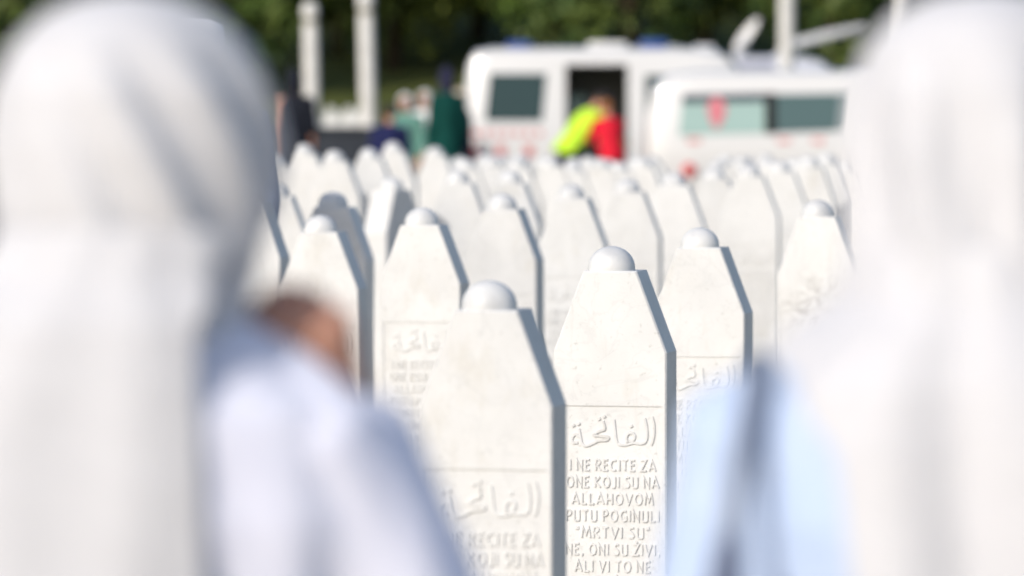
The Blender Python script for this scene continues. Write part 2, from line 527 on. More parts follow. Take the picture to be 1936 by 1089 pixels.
STONES = [  # column px, row px of the finial's top, pixels per metre, label
 (560, 620, 1150, 'nearest gravestone, mostly hidden behind the lavender sleeve and raised hand'),
 (926, 530, 918, 'large white gravestone in front with slightly soft domed top and framed inscription'),
 (1157, 465, 778, 'sharply focused white gravestone with its domed top and carved verse in crisp detail'),
 (1326, 430, 630, 'white gravestone just right of the sharpest one, lower half behind pale blue shoulder'),
 (803, 392, 560, 'white gravestone behind left side of the front one, its carved text partly covered'),
 (1550, 378, 540, 'white gravestone with a dark grey weather stain beside the right headscarf'),
 (612, 406, 545, 'white gravestone with a bright round dome standing before a shaded blue stone'),
 (460, 350, 530, 'white gravestone half hidden at the edge of the left headscarf, near raised hand'),
 (625, 362, 495, 'gravestone lying fully in blue shadow behind the bright domed one'),
 (953, 366, 490, 'white gravestone rising directly behind the dome of the front gravestone'),
 (742, 335, 410, 'grey gravestone in partial shade with a bright left edge, beside the shaded blue one'),
 (520, 345, 440, 'blurred gravestone against the left headscarf below a person in black'),
 (517, 292, 330, 'blurred narrow gravestone tip beside left headscarf under the bare forearm'),
 (577, 272, 335, 'blurred gravestone tip before the dark wall, under the shorter capped post'),
 (634, 284, 345, 'blurred gravestone tip before the dark wall, between the two posts'),
 (699, 280, 330, 'blurred gravestone tip left of the navy clad person'),
 (745, 268, 300, 'blurred gravestone tip in front of the navy clad person'),
 (821, 277, 290, 'blurred gravestone tip in front of the person in dark green'),
 (861, 322, 405, 'blurred white gravestone below the left rear corner of the open ambulance'),
 (962, 322, 400, 'blurred white gravestone below the window of the open ambulance'),
 (1084, 348, 455, 'blurred white gravestone behind the left side of the sharpest one, under the yellow jacket'),
 (1186, 338, 430, 'blurred white gravestone behind the right side of the sharpest one, under the red jacket'),
 (1272, 326, 415, 'blurred white gravestone under the red lamp of the nearer ambulance'),
 (1350, 316, 385, 'blurred white gravestone below the mint window of the nearer ambulance'),
 (1416, 310, 392, 'blurred white gravestone below the window divider of the nearer ambulance'),
 (1473, 304, 370, 'blurred white gravestone below the grey green window of the nearer ambulance'),
 (1529, 296, 350, 'blurred white gravestone left of the last one, below the nearer ambulance window'),
 (1562, 290, 345, 'last blurred gravestone before the right headscarf, below the nearer ambulance'),
]
GG = 'rows of white gravestones'
proto = make_gravestone()
YAW = R(-13)
YAW_FAR = R(-8)
for i, (px, py, s, lab) in enumerate(STONES):
    p = at(px, py, FPX / s)
    loc = (p.x, p.y, p.z - HD)
    yaw = (YAW if s > 470 else YAW_FAR) + R(rnd.uniform(-1.2, 1.2))
    if px == 742:
        yaw = R(57)                               # this one is turned away from the sun
    if i == 0:
        g = proto
        g.location = loc; g.rotation_euler = (0, 0, yaw); g['label'] = lab; g['group'] = GG
    else:
        g = dup(proto, loc, yaw, lab, GG)
    if i > 2:
        g.rotation_euler = (R(rnd.uniform(-0.6, 0.6)), R(rnd.uniform(-0.5, 0.5)), yaw)
    if px == 1550:
        for c in g.children:
            if c.name.startswith('slab'):
                c.data = c.data.copy()
                c.data.materials[0] = M_marble_stained
# back rows: nothing tells these apart
for row, (s, py, x0, x1, step, lab) in enumerate([
        (322, 301, 892, 1600, 47, 'faint blurred gravestone in the row right under the two ambulances'),
        (285, 297, 872, 1600, 41, 'faint blurred gravestone tip in the farthest row before the vehicles')]):
    x = x0
    while x < x1:
        if abs(x - 1300) < 36:
            x += step
            continue
        p = at(x + rnd.uniform(-11, 11), py + rnd.uniform(-6, 6), FPX / s)
        dup(proto, (p.x, p.y, p.z - HD), YAW_FAR + R(rnd.uniform(-1.5, 3.5)), lab, GG)
        x += step
# tiny stones on the far lawn
for i in range(5):
    p = at(556 + 33 * i + rnd.uniform(-6, 6), 198 + rnd.uniform(-3, 6), 98)
    dup(proto, (p.x, p.y, p.z - HD), YAW, 'tiny white gravestone on the far lawn beyond the dark wall', 'gravestones on the far lawn')

# ------------------------------------------------------------------ people
def limb(bm, pts, rad, seg=14):
    rtube(bm, pts, rad, seg)
def hand(bm, wrist, dirv, palm_n, L=0.175, curl=0.5, mir=1):
    """palm, four fingers and a thumb; dirv = finger direction, palm_n = side the palm faces"""
    d = Vector(dirv).normalized(); nrm = Vector(palm_n); nrm = (nrm - d * nrm.dot(d)).normalized()
    sd_ = d.cross(nrm) * mir
    wv = Vector(wrist)
    k = L / 0.175
    tube(bm, [wv - d * 0.01 * k, wv + d * 0.03 * k, wv + d * 0.075 * k, wv + d * 0.088 * k], [0.024 * k, 0.030 * k, 0.036 * k, 0.030 * k], 14)
    for i, (off, ln) in enumerate(((-0.028, 0.070), (-0.0095, 0.080), (0.0095, 0.075), (0.028, 0.058))):
        b = wv + d * 0.080 * k + sd_ * off * k
        pts = [b - d * 0.02]
        cur = b.copy(); ang = 0.15 + 0.1 * i * curl
        for f in (0.45, 0.3, 0.25):
            ang += curl * 0.75
            cur = cur + (d * math.cos(ang) + nrm * math.sin(ang)) * ln * f * k
            pts.append(cur.copy())
        rtube(bm, pts, [0.0095 * k, 0.0092 * k, 0.0085 * k, 0.0075 * k], 10)
    b = wv + d * 0.025 * k - sd_ * 0.026 * k
    rtube(bm, [b, b + (d * 0.55 - sd_ * 0.7 + nrm * 0.35) * 0.035 * k, b + (d * 0.9 - sd_ * 0.75 + nrm * 0.6) * 0.058 * k], [0.013 * k, 0.011 * k, 0.009 * k], 10)
def head_geo(bm, c, neck, fwd, k=1.0):
    """skull, jaw, nose, brow, lips, ears"""
    c = Vector(c); f = Vector(fwd).normalized(); up = Vector((0, 0, 1))
    s = f.cross(up).normalized(); up = s.cross(f).normalized()
    rot = Matrix((s, f, up)).transposed().to_quaternion()
    def P(x, y, z):
        return c + (s * x + f * y + up * z) * k
    ell(bm, P(0, -0.008, 0.025), (0.074 * k, 0.093 * k, 0.090 * k), 24, rot)
    ell(bm, P(0, 0.022, -0.045), (0.058 * k, 0.068 * k, 0.072 * k), 20, rot)
    ell(bm, P(0, 0.062, -0.095), (0.024 * k, 0.022 * k, 0.018 * k), 12, rot)
    rtube(bm, [P(0, 0.083, 0.012), P(0, 0.103, -0.028)], [0.008 * k, 0.014 * k], 10)
    rtube(bm, [P(-0.045, 0.070, 0.022), P(0, 0.085, 0.024), P(0.045, 0.070, 0.022)], [0.010 * k] * 3, 10)
    rtube(bm, [P(-0.022, 0.082, -0.060), P(0, 0.090, -0.059), P(0.022, 0.082, -0.060)], [0.006 * k, 0.008 * k, 0.006 * k], 8)
    for q in (-1, 1):
        ell(bm, P(0.076 * q, -0.010, -0.008), (0.010 * k, 0.020 * k, 0.032 * k), 12, rot)
    rtube(bm, [Vector(neck) - Vector((0, 0, 0.03)), Vector(neck) * 0.5 + P(0, -0.02, -0.06) * 0.5, P(0, -0.018, -0.03)], [0.062 * k, 0.053 * k, 0.055 * k], 16)
    return P, rot
def eyes(par, P, rot, k=1.0):
    bm = bmesh.new()
    for q in (-1, 1):
        ell(bm, P(0.032 * q, 0.076, 0.004), (0.014 * k, 0.010 * k, 0.008 * k), 10, rot)
    obj('eyes', bm, M_eye, par, smooth=True)
def hood(rings, fold, face=(0.62, 1.60), nseg=72):
    """wrapped scarf round the head: rings (z, cx, cy, rx, ry_back, ry_front); opening for the face"""
    bm = bmesh.new()
    G = []
    # refine rings by smooth interpolation
    zz = []
    for i in range(len(rings) - 1):
        for s in range(6):
            t = s / 6
            a, b = rings[i], rings[i + 1]
            zz.append(tuple(a[j] * (1 - t) + b[j] * t for j in range(6)))
    zz.append(rings[-1])
    for r in zz:
        z, cx, cy, rx, rb, rf = r
        row = []
        for k in range(nseg):
            a = 2 * PI * k / nseg                     # 0 = front (+y)
            sx, cyv = math.sin(a), math.cos(a)
            ry = rf if cyv > 0 else rb
            x, y = rx * sx, ry * cyv
            d = fold(a, z) * min(1.0, rx / 0.08)
            row.append(bm.verts.new((cx + x * (1 + d), cy + y * (1 + d), z)))
        G.append(row)
    for j in range(len(G) - 1):
        for k in range(nseg):
            a = 2 * PI * (k + 0.5) / nseg
            z = (zz[j][0] + zz[j + 1][0]) / 2
            aa = min(a, 2 * PI - a)
            if aa < face[0] * math.sqrt(max(0.0, 1 - ((z - face[1]) / 0.095) ** 2)):
                continue
            bm.faces.new((G[j][k], G[j][(k + 1) % nseg], G[j + 1][(k + 1) % nseg], G[j + 1][k]))
    bm.faces.new(G[0])
    return bm
def drape(bm, rows, pw_, fold, n=60):
    """hanging cloth sheet: rows (z, cx, rx, ry, a_start, a_end), angle 0 = straight back (-y), + = right"""
    zz = []
    for i in range(len(rows) - 1):
        for s in range(6):
            t = s / 6
            t2 = t * t * (3 - 2 * t) * 0.4 + t * 0.6
            zz.append(tuple(rows[i][j] * (1 - t2) + rows[i + 1][j] * t2 for j in range(6)))
    zz.append(rows[-1])
    G = []
    for z, cx, rx, ry, s0, s1 in zz:
        row = []
        for k in range(n + 1):
            a = R(s0 + (s1 - s0) * k / n)
            f = 1 + fold(a, z)
            ca = math.cos(a)
            row.append(bm.verts.new((cx + rx * math.sin(a) * f, -ry * math.copysign(abs(ca) ** pw_, ca) * f, z)))
        G.append(row)
    for j in range(len(G) - 1):
        for k in range(n):
            bm.faces.new((G[j][k], G[j][k + 1], G[j + 1][k + 1], G[j + 1][k]))
def cloth(name, bm, m, par, th=0.004):
    me = evaluate(bm, [('SUBSURF', dict(levels=1)), ('SOLIDIFY', dict(thickness=th, offset=0))])
    return obj(name, me, m, par, smooth=True)

def woman(name, label, loc, top_mat, arm_r, arm_l, hands, scarf_fn, sleeve_r=(0.07, 0.075, 0.06), head_turn=0.0):
    t = thing(name, label, 'person', loc)
    neck = (0, -0.015, 1.39)
    fwd = (math.sin(head_turn), math.cos(head_turn), -0.12)
    bm = bmesh.new()
    P, rot = head_geo(bm, (0, 0.03, 1.545), neck, fwd)
    tube(bm, [(0, 0, 0.86), (0, 0, 0.95), (0, 0, 1.08), (0, 0.005, 1.22), (0, 0, 1.33), (0, -0.01, 1.385)],
         [(0.15, 0.10), (0.165, 0.115), (0.135, 0.10), (0.155, 0.115), (0.15, 0.10), (0.065, 0.06)], 24)
    for q in (-1, 1):
        limb(bm, [(0.09 * q, 0, 0.88), (0.092 * q, 0.01, 0.50), (0.09 * q, 0, 0.10)], [0.085, 0.055, 0.036])
        limb(bm, [(0.09 * q, -0.03, 0.045), (0.10 * q, 0.14, 0.035)], [0.035, 0.030])
    for arm in (arm_r, arm_l):
        limb(bm, [(arm[0][0] * 0.6, 0, 1.33), arm[0], arm[1]], [0.06, 0.052, 0.040])
        limb(bm, [arm[1], arm[2]], [0.040, 0.026])
    for h in hands:
        hand(bm, *h)
    b = obj('body', fused(bm, 0.0055, 3), M_skin, t, smooth=True)
    eyes(t, P, rot)
    # top: torso and both sleeves as one garment
    bm = bmesh.new()
    tube(bm, [(0, 0, 0.78), (0, 0, 0.92), (0, 0, 1.08), (0, -0.01, 1.22), (0, -0.015, 1.315), (0, -0.015, 1.37), (0, -0.015, 1.40)],
         [(0.225, 0.17), (0.215, 0.16), (0.23, 0.145), (0.235, 0.155), (0.21, 0.145), (0.115, 0.11), (0.08, 0.085)], 32)
    for arm in (arm_r, arm_l):
        s0, e, w_ = Vector(arm[0]), Vector(arm[1]), Vector(arm[2])
        limb(bm, [(s0.x * 0.55, 0, 1.335), tuple(s0), tuple((s0 + e) / 2), tuple(e)], [0.06, sleeve_r[0], sleeve_r[1], sleeve_r[1]], 20)
        limb(bm, [tuple(e), tuple(e * 0.45 + w_ * 0.55), tuple(e * 0.12 + w_ * 0.88)], [sleeve_r[1], sleeve_r[2], sleeve_r[2] * 0.92], 20)
    me = fused(bm, 0.008, 6)
    for v in me.vertices:                       # soft creases in the cloth
        c = v.co
        f = noise.noise(Vector((c.x * 16, c.y * 16, c.z * 5))) * 0.006 + noise.noise(Vector((c.x * 30 + c.z * 20, c.y * 30, c.z * 12))) * 0.003
        v.co += v.normal * f
    obj('blouse', me, top_mat, t, smooth=True)
    bm = bmesh.new()
    sk = []
    for z, rx, ry in ((0.90, 0.19, 0.14), (0.75, 0.215, 0.165), (0.45, 0.235, 0.19), (0.12, 0.26, 0.215)):
        sk.append([bm.verts.new((rx * math.sin(2 * PI * k / 64) * (1 + 0.05 * math.sin(9 * 2 * PI * k / 64) * (0.95 - z)), ry * math.cos(2 * PI * k / 64) * (1 + 0.05 * math.sin(9 * 2 * PI * k / 64) * (0.95 - z)), z)) for k in range(64)])
    for j in range(3):
        for k in range(64):
            bm.faces.new((sk[j][k], sk[j][(k + 1) % 64], sk[j + 1][(k + 1) % 64], sk[j + 1][k]))
    cloth('skirt', bm, M_dkskirt, t)
    for q in (-1, 1):
        bm = bmesh.new()
        rtube(bm, [(0.09 * q, -0.045, 0.042), (0.095 * q, 0.06, 0.045), (0.10 * q, 0.165, 0.036)], [(0.040, 0.040), (0.042, 0.042), (0.036, 0.032)], 14)
        obj('shoe', bm, M_shoe, t, smooth=True)
    cloth('headscarf', scarf_fn(), M_scarf, t)
    return t

def scarf_lavender():
    rings = [(1.690, 0, -0.005, 0.004, 0.004, 0.004), (1.684, 0, -0.005, 0.045, 0.045, 0.04), (1.668, 0, -0.003, 0.079, 0.08, 0.07), (1.64, 0, 0, 0.107, 0.108, 0.095),
             (1.60, 0, 0.002, 0.125, 0.126, 0.108), (1.55, 0, 0.002, 0.131, 0.130, 0.110), (1.50, 0, 0.0, 0.127, 0.126, 0.105),
             (1.45, 0, -0.005, 0.115, 0.115, 0.095), (1.41, 0, -0.005, 0.102, 0.105, 0.09), (1.37, 0, -0.005, 0.10, 0.11, 0.10)]
    def fold(a, z):
        u = PI - a                                      # 0 at the back of the head, + to the right
        k = u - (1.6 - z) * 4.6
        g = max(0.0, min(1.0, (1.665 - z) / 0.07))
        fd_ = max(0.15, min(1.0, (u + 0.55) / 0.5))
        return g * fd_ * (0.075 * math.sin(k * 9.0 + 2.6) + 0.015 * math.sin(k * 19 + 2.0))
    bm = hood(rings, fold)
    def fd(a, z):
        edge = max(0.0, min(1.0, (a - R(4)) / R(16))) * max(0.0, min(1.0, (1.42 - z) / 0.06))
        return 0.04 * math.sin(a * 6 + z * 9) * (1.5 - z) + 0.012 * math.sin(a * 13 - z * 5) - edge * 0.05
    drape(bm, [(1.475, 0.0, 0.118, 0.128, -150, 62), (1.43, -0.01, 0.128, 0.142, -135, 42), (1.39, -0.01, 0.20, 0.160, -115, 24), (1.34, -0.01, 0.245, 0.168, -105, 20),
               (1.25, -0.01, 0.265, 0.178, -100, 19.5), (1.12, -0.01, 0.265, 0.186, -98, 20), (0.98, -0.01, 0.26, 0.20, -95, 23)], 0.55, fd)
    return bm
def scarf_blue():
    rings = [(1.692, 0, -0.005, 0.004, 0.004, 0.004), (1.687, 0, -0.005, 0.050, 0.048, 0.04), (1.668, 0, -0.003, 0.088, 0.085, 0.07), (1.64, 0, 0, 0.110, 0.108, 0.095),
             (1.60, 0, 0.002, 0.121, 0.126, 0.108), (1.55, 0, 0.002, 0.125, 0.132, 0.110), (1.50, 0, 0.0, 0.122, 0.134, 0.105),
             (1.45, 0, -0.005, 0.122, 0.134, 0.10), (1.41, 0, -0.005, 0.128, 0.136, 0.10), (1.385, 0, -0.005, 0.14, 0.14, 0.105)]
    def fold(a, z):
        u = PI - a
        g = max(0.0, min(1.0, (1.66 - z) / 0.12))
        return g * (0.085 * math.sin(u * 8 - (1.6 - z) * 9 + 0.8) + 0.022 * math.sin(u * 17 - z * 9))
    bm = hood(rings, fold)
    def fd(a, z):
        return 0.075 * math.sin(a * 7 - (1.4 - z) * 3) * min(1, (1.48 - z) * 5) * (1.25 if a > 0 else 0.8) + 0.02 * math.sin(a * 15 + z * 6)
    drape(bm, [(1.46, 0.0, 0.125, 0.140, -150, 150), (1.41, 0, 0.138, 0.155, -130, 135), (1.375, 0.0, 0.185, 0.172, -90, 112), (1.335, 0.0, 0.225, 0.188, -54, 70),
               (1.28, 0.0, 0.23, 0.200, -38, 55), (1.15, 0.0, 0.235, 0.21, -33, 48), (0.98, 0.0, 0.24, 0.22, -31, 46)], 1.0, fd)
    return bm
pL = at(245, 172, 5.2); pR = at(1870, 172, 5.2)
woman('person', 'person in white headscarf and lavender blouse seen from behind, one hand raised to chin', (pL.x, pL.y, 0), M_lavender,
      ((0.160, -0.03, 1.268), (0.262, 0.03, 1.07), (0.192, 0.057, 1.288)), ((-0.175, 0.0, 1.33), (-0.22, 0.02, 1.08), (-0.21, 0.12, 0.86)),
      [((0.190, 0.055, 1.312), (-0.28, -0.32, 0.9), (-0.9, 0.45, 0.0), 0.18, 0.9, 1), ((-0.21, 0.125, 0.85), (0.05, 0.15, -1), (1, 0, 0), 0.17, 0.4, -1)],
      scarf_lavender, (0.083, 0.088, 0.072), 0.25)
woman('person', 'person in white headscarf and pale blue top seen from behind with a shoulder strap', (pR.x, pR.y, 0), M_blue,
      ((0.185, 0.0, 1.315), (0.24, 0.02, 1.06), (0.23, 0.12, 0.84)), ((-0.205, 0.0, 1.270), (-0.245, 0.02, 1.05), (-0.23, 0.14, 0.84)),
      [((0.23, 0.125, 0.83), (0, 0.15, -1), (-1, 0, 0), 0.17, 0.4, 1), ((-0.21, 0.145, 0.83), (0, 0.15, -1), (1, 0, 0), 0.17, 0.4, -1)],
      scarf_blue, (0.085, 0.078, 0.065), -0.15)
# shoulder bag hanging from the blue shoulder
bag = thing('shoulder_bag', 'navy shoulder bag whose dark strap crosses the pale blue shoulder', 'bag', (pR.x - 0.225, pR.y, 0.62))
bm = bmesh.new()
box(bm, -0.10, 0.03, -0.20, 0.14, 0.0, 0.26, 0.03, 3)
obj('bag_body', bm, M_strap, bag, smooth=True)
bm = bmesh.new()
ctr = [(-0.035, -0.12, 0.22), (-0.03, -0.150, 0.40), (-0.02, -0.155, 0.55), (-0.01, -0.125, 0.65), (0.012, -0.075, 0.728), (0.015, 0.0, 0.748), (0.01, 0.07, 0.72), (-0.01, 0.13, 0.62), (-0.03, 0.12, 0.42), (-0.035, 0.06, 0.22)]
def strap_band(ctr, hw_, th):
    bm = bmesh.new()
    rows = []
    for i, p in enumerate(ctr):
        p = Vector(p)
        tn = (Vector(ctr[min(i + 1, len(ctr) - 1)]) - Vector(ctr[max(i - 1, 0)])).normalized()
        nrm = (p - Vector((0, 0, 0.55))); nrm.x = 0; nrm = (nrm - tn * nrm.dot(tn)).normalized()
        sdv = tn.cross(nrm).normalized()
        rows.append([bm.verts.new(p + sdv * a + nrm * b) for a, b in ((-hw_, -th), (hw_, -th), (hw_, th), (-hw_, th))])
    for i in range(len(rows) - 1):
        for k in range(4):
            bm.faces.new((rows[i][k], rows[i][(k + 1) % 4], rows[i + 1][(k + 1) % 4], rows[i + 1][k]))
    bm.faces.new(rows[0]); bm.faces.new(rows[-1])
    bmesh.ops.recalc_face_normals(bm, faces=bm.faces)
    return evaluate(bm, [('SUBSURF', dict(levels=2))])
obj('strap', strap_band(ctr, 0.011, 0.003), M_strapgrey, bag, smooth=True)
obj('strap_pad', strap_band([(-0.034, -0.150, 0.38), (-0.030, -0.156, 0.46), (-0.022, -0.159, 0.54), (-0.017, -0.152, 0.59)], 0.016, 0.007), M_strap, bag, smooth=True)

def far_person(label, loc, face, h, top, bottom, lean=0.0, arms='down', headwear=None, hw_mat=None, skirt=False, hair=M_hair, sleeve=True, group=None, slim=1.0):
    """standing or bending figure; face = heading (0 = away from the camera), lean = forward bend"""
    t = thing('person', label, 'person', loc, face, group)
    t.scale = (slim, slim, 1)
    k = h / 1.72
    Rm = Matrix.Translation((0, 0, 0.93)) @ Matrix.Rotation(-lean, 4, 'X') @ Matrix.Translation((0, 0, -0.93))
    U = lambda p: tuple((Rm @ Vector(p)) * k)
    D = lambda p: tuple(Vector(p) * k)
    if arms == 'down':
        A = {q: [(0.185 * q, 0, 1.40), (0.235 * q, 0.0, 1.12), (0.225 * q, 0.10, 0.88)] for q in (-1, 1)}
    elif arms == 'fold':
        A = {q: [(0.185 * q, 0, 1.40), (0.25 * q, 0.03, 1.13), (0.09 * q, 0.21, 1.20)] for q in (-1, 1)}
    else:
        A = {q: [(0.185 * q, 0, 1.40), (0.22 * q, 0.20, 1.20), (0.14 * q, 0.42, 1.22)] for q in (-1, 1)}
    bm = bmesh.new()
    hf = (Rm.to_3x3() @ Vector((0, 1, -0.05)))
    P, rot = head_geo(bm, U((0, 0.03, 1.60)), U((0, -0.01, 1.45)), hf, k)
    tube(bm, [U((0, 0, z)) for z in (0.88, 1.0, 1.15, 1.30, 1.41, 1.46)], [(0.15 * k, 0.10 * k), (0.155 * k, 0.105 * k), (0.14 * k, 0.10 * k), (0.165 * k, 0.11 * k), (0.16 * k, 0.095 * k), (0.06 * k, 0.06 * k)], 20)
    for q in (-1, 1):
        limb(bm, [D((0.095 * q, 0, 0.92)), D((0.10 * q, 0.015, 0.50)), D((0.10 * q, -0.01, 0.09))], [0.09 * k, 0.058 * k, 0.04 * k])
        a = [U(p) for p in A[q]]
        limb(bm, [U((0.1 * q, 0, 1.39)), a[0], a[1]], [0.06 * k, 0.055 * k, 0.042 * k])
        limb(bm, [a[1], a[2]], [0.042 * k, 0.028 * k])
        dv = Vector(a[2]) - Vector(a[1])
        hand(bm, a[2], dv, (-q, 0.2, 0), 0.18 * k, 0.5, q)
    obj('body', fused(bm, 0.012, 2), M_skin, t, smooth=True)
    eyes(t, P, rot, k)
    bm = bmesh.new()
    tube(bm, [U((0, 0, z)) for z in (0.80, 0.95, 1.10, 1.28, 1.40, 1.455, 1.475)], [(0.195 * k, 0.15 * k), (0.19 * k, 0.145 * k), (0.185 * k, 0.135 * k), (0.20 * k, 0.14 * k), (0.185 * k, 0.115 * k), (0.10 * k, 0.08 * k), (0.075 * k, 0.07 * k)], 24)
    for q in (-1, 1):
        a = [Vector(U(p)) for p in A[q]]
        if sleeve is None and q < 0:
            continue
        limb(bm, [U((0.1 * q, 0, 1.39)), tuple(a[0]), tuple(a[1])], [0.07 * k, 0.076 * k, 0.066 * k])
        if sleeve:
            limb(bm, [tuple(a[1]), tuple(a[1] * 0.12 + a[2] * 0.88)], [0.066 * k, 0.05 * k])
    obj('top', fused(bm, 0.014, 4), top, t, smooth=True)
    bm = bmesh.new()
    if skirt:
        tube(bm, [D((0, 0, z)) for z in (0.08, 0.4, 0.75, 0.93)], [(0.25 * k, 0.21 * k), (0.235 * k, 0.19 * k), (0.21 * k, 0.16 * k), (0.175 * k, 0.13 * k)], 28)
        obj('skirt', bm, bottom, t, smooth=True)
    else:
        tube(bm, [D((0, 0, z)) for z in (0.80, 0.88, 0.98)], [(0.17 * k, 0.13 * k), (0.18 * k, 0.135 * k), (0.175 * k, 0.13 * k)], 20)
        for q in (-1, 1):
            limb(bm, [D((0.095 * q, 0, 0.88)), D((0.10 * q, 0.015, 0.50)), D((0.10 * q, -0.01, 0.13))], [0.105 * k, 0.08 * k, 0.07 * k])
        obj('trousers', fused(bm, 0.014, 3), bottom, t, smooth=True)
    for q in (-1, 1):
        bm = bmesh.new()
        rtube(bm, [D((0.10 * q, -0.05, 0.045)), D((0.105 * q, 0.16, 0.04))], [0.045 * k, 0.04 * k], 12)
        obj('shoe', bm, M_shoe, t, smooth=True)
    bm = bmesh.new()
    if headwear == 'scarf':
        q = bmesh.ops.create_uvsphere(bm, u_segments=24, v_segments=16, radius=1.0)
        dele = []
        for v in q['verts']:
            c = v.co.copy()
            w_ = 0.100 if c.z > -0.3 else 0.100 + 0.05 * (-0.3 - c.z)
            if c.y > 0.55 and -0.75 < c.z < 0.45 and abs(c.x) < 0.62:
                dele.append(v)
            v.co = P(c.x * w_, c.y * 0.112, 0.01 + c.z * (0.118 if c.z > 0 else 0.20))
        bmesh.ops.delete(bm, geom=dele, context='VERTS')
        cloth('headscarf', bm, hw_mat, t, 0.006)
    elif headwear == 'cap':
        lathe(bm, [(0.100 * k, 0.0), (0.101 * k, 0.05 * k), (0.096 * k, 0.085 * k), (0.06 * k, 0.10 * k), (0.01 * k, 0.104 * k)], 24)
        bmesh.ops.transform(bm, matrix=Matrix.Translation(P(0, -0.005, 0.045)) @ rot.to_matrix().to_4x4(), verts=bm.verts)
        obj('cap', bm, hw_mat, t, smooth=True)
    else:
        q = bmesh.ops.create_uvsphere(bm, u_segments=20, v_segments=14, radius=1.0)
        dele = []
        for v in q['verts']:
            c = v.co.copy()
            if (c.y > 0.35 and c.z < 0.45) or c.z < -0.45:
                dele.append(v)
            v.co = P(c.x * 0.084, -0.012 + c.y * 0.102, 0.028 + c.z * 0.099)
        bmesh.ops.delete(bm, geom=dele, context='VERTS')
        cloth('hair', bm, hair, t, 0.012)
    return t
def cm(name, c):
    m = mat(name, c, 0.85, 0.1)
    noisy(m, tuple(x * 0.88 for x in c), tuple(min(1, x * 1.08) for x in c), 9, 4, 0.1)
    return m
C_black = cm('black_cloth', (0.018, 0.02, 0.028))
C_navy = cm('navy_cloth', (0.022, 0.026, 0.085))
C_mint = cm('mint_cloth', (0.12, 0.26, 0.21))
C_green = cm('bottle_green_cloth', (0.006, 0.055, 0.045))
C_beige = cm('beige_cloth', (0.55, 0.45, 0.36))
C_white = cm('white_cloth', (0.75, 0.74, 0.73))
C_yellow = cm('hi_vis_yellow', (0.55, 0.85, 0.05))
C_red = cm('red_cloth', (0.72, 0.02, 0.04))
C_greyblue = cm('grey_blue_shirt', (0.22, 0.27, 0.40))
C_mauve = cm('mauve_cloth', (0.20, 0.16, 0.20))
C_dnavy = cm('dark_navy_scarf', (0.03, 0.03, 0.06))
C_ginger = mat('ginger_hair', (0.28, 0.10, 0.02), 0.6, 0.3)

def put(px, d):
    p = at(px, 172, d)
    return (p.x, p.y, 0.0)
far_person('tall person in grey blue shirt and white cap half hidden behind the left headscarf', put(366, 21.15), R(0), 1.83, C_greyblue, C_black, headwear='cap', hw_mat=C_white)
far_person('person in black with one bare arm before left end of the dark wall', put(555, 60), R(0), 1.84, C_black, C_black, sleeve=None, slim=0.8, headwear='scarf', hw_mat=C_black)
far_person('bareheaded person in navy top in front of the dark wall', put(737, 64), R(12), 1.44, C_navy, C_black)
far_person('person in white headscarf and mint top with beige skirt', put(768, 70), R(165), 1.56, C_mint, C_beige, headwear='scarf', hw_mat=C_white, skirt=True)
far_person('person in white headscarf and pale top standing left of the one in dark green', put(806, 74), R(150), 1.60, C_white, C_beige, headwear='scarf', hw_mat=C_white, skirt=True)
far_person('tall person in dark green dress and dark headscarf left of the open ambulance', put(846, 62), R(20), 1.86, C_green, C_green, headwear='scarf', hw_mat=C_dnavy, skirt=True, slim=0.74)
far_person('person in cream headscarf at the rear corner of the open ambulance', put(874, 73), R(100), 1.62, C_dnavy, C_black, headwear='scarf', hw_mat=C_beige, skirt=True)
far_person('person in bright yellow high visibility jacket bending at the ambulance door', put(1078, 72.5), R(-70), 1.66, C_yellow, C_black, lean=0.5, arms='reach', slim=1.3)
far_person('person in red jacket with ginger hair at the open ambulance door', put(1157, 71.5), R(25), 1.50, C_red, C_black, lean=0.25, arms='reach', hair=C_ginger)

# ------------------------------------------------------------------ vehicles
M_vwhite = mat('white_paint', (0.68, 0.665, 0.645), 0.25, 0.5, coat=0.4)
M_vgrey = mat('light_grey_paint', (0.60, 0.60, 0.64), 0.3, 0.5, coat=0.3)
M_glass = mat('tinted_glass', (0.012, 0.035, 0.03), 0.06, 0.6)
M_mint = mat('mint_lit_pane', (0.34, 0.47, 0.425), 0.25, 0.5)  # light coming through from the far windows, painted into the pane colour
M_smoke = mat('grey_green_glass', (0.075, 0.125, 0.12), 0.15, 0.5)
M_tint = mat('dark_tinted_strip', (0.03, 0.05, 0.06), 0.15, 0.5)
M_inside = mat('van_interior', (0.20, 0.20, 0.19), 0.8, 0.2)
M_rub = mat('rubber', (0.02, 0.02, 0.02), 0.8, 0.2)
M_rim = mat('steel_rim', (0.4, 0.4, 0.42), 0.35, 0.5, metallic=0.8)
M_redmark = mat('red_marking', (0.60, 0.20, 0.19), 0.5, 0.3)
M_redlamp = mat('red_lamp', (0.60, 0.02, 0.02), 0.2, 0.5, coat=0.5)
M_bluelamp = mat('blue_lamp', (0.02, 0.06, 0.25), 0.15, 0.5, coat=0.5)
M_metal = mat('pale_metal', (0.55, 0.55, 0.55), 0.5, 0.4)
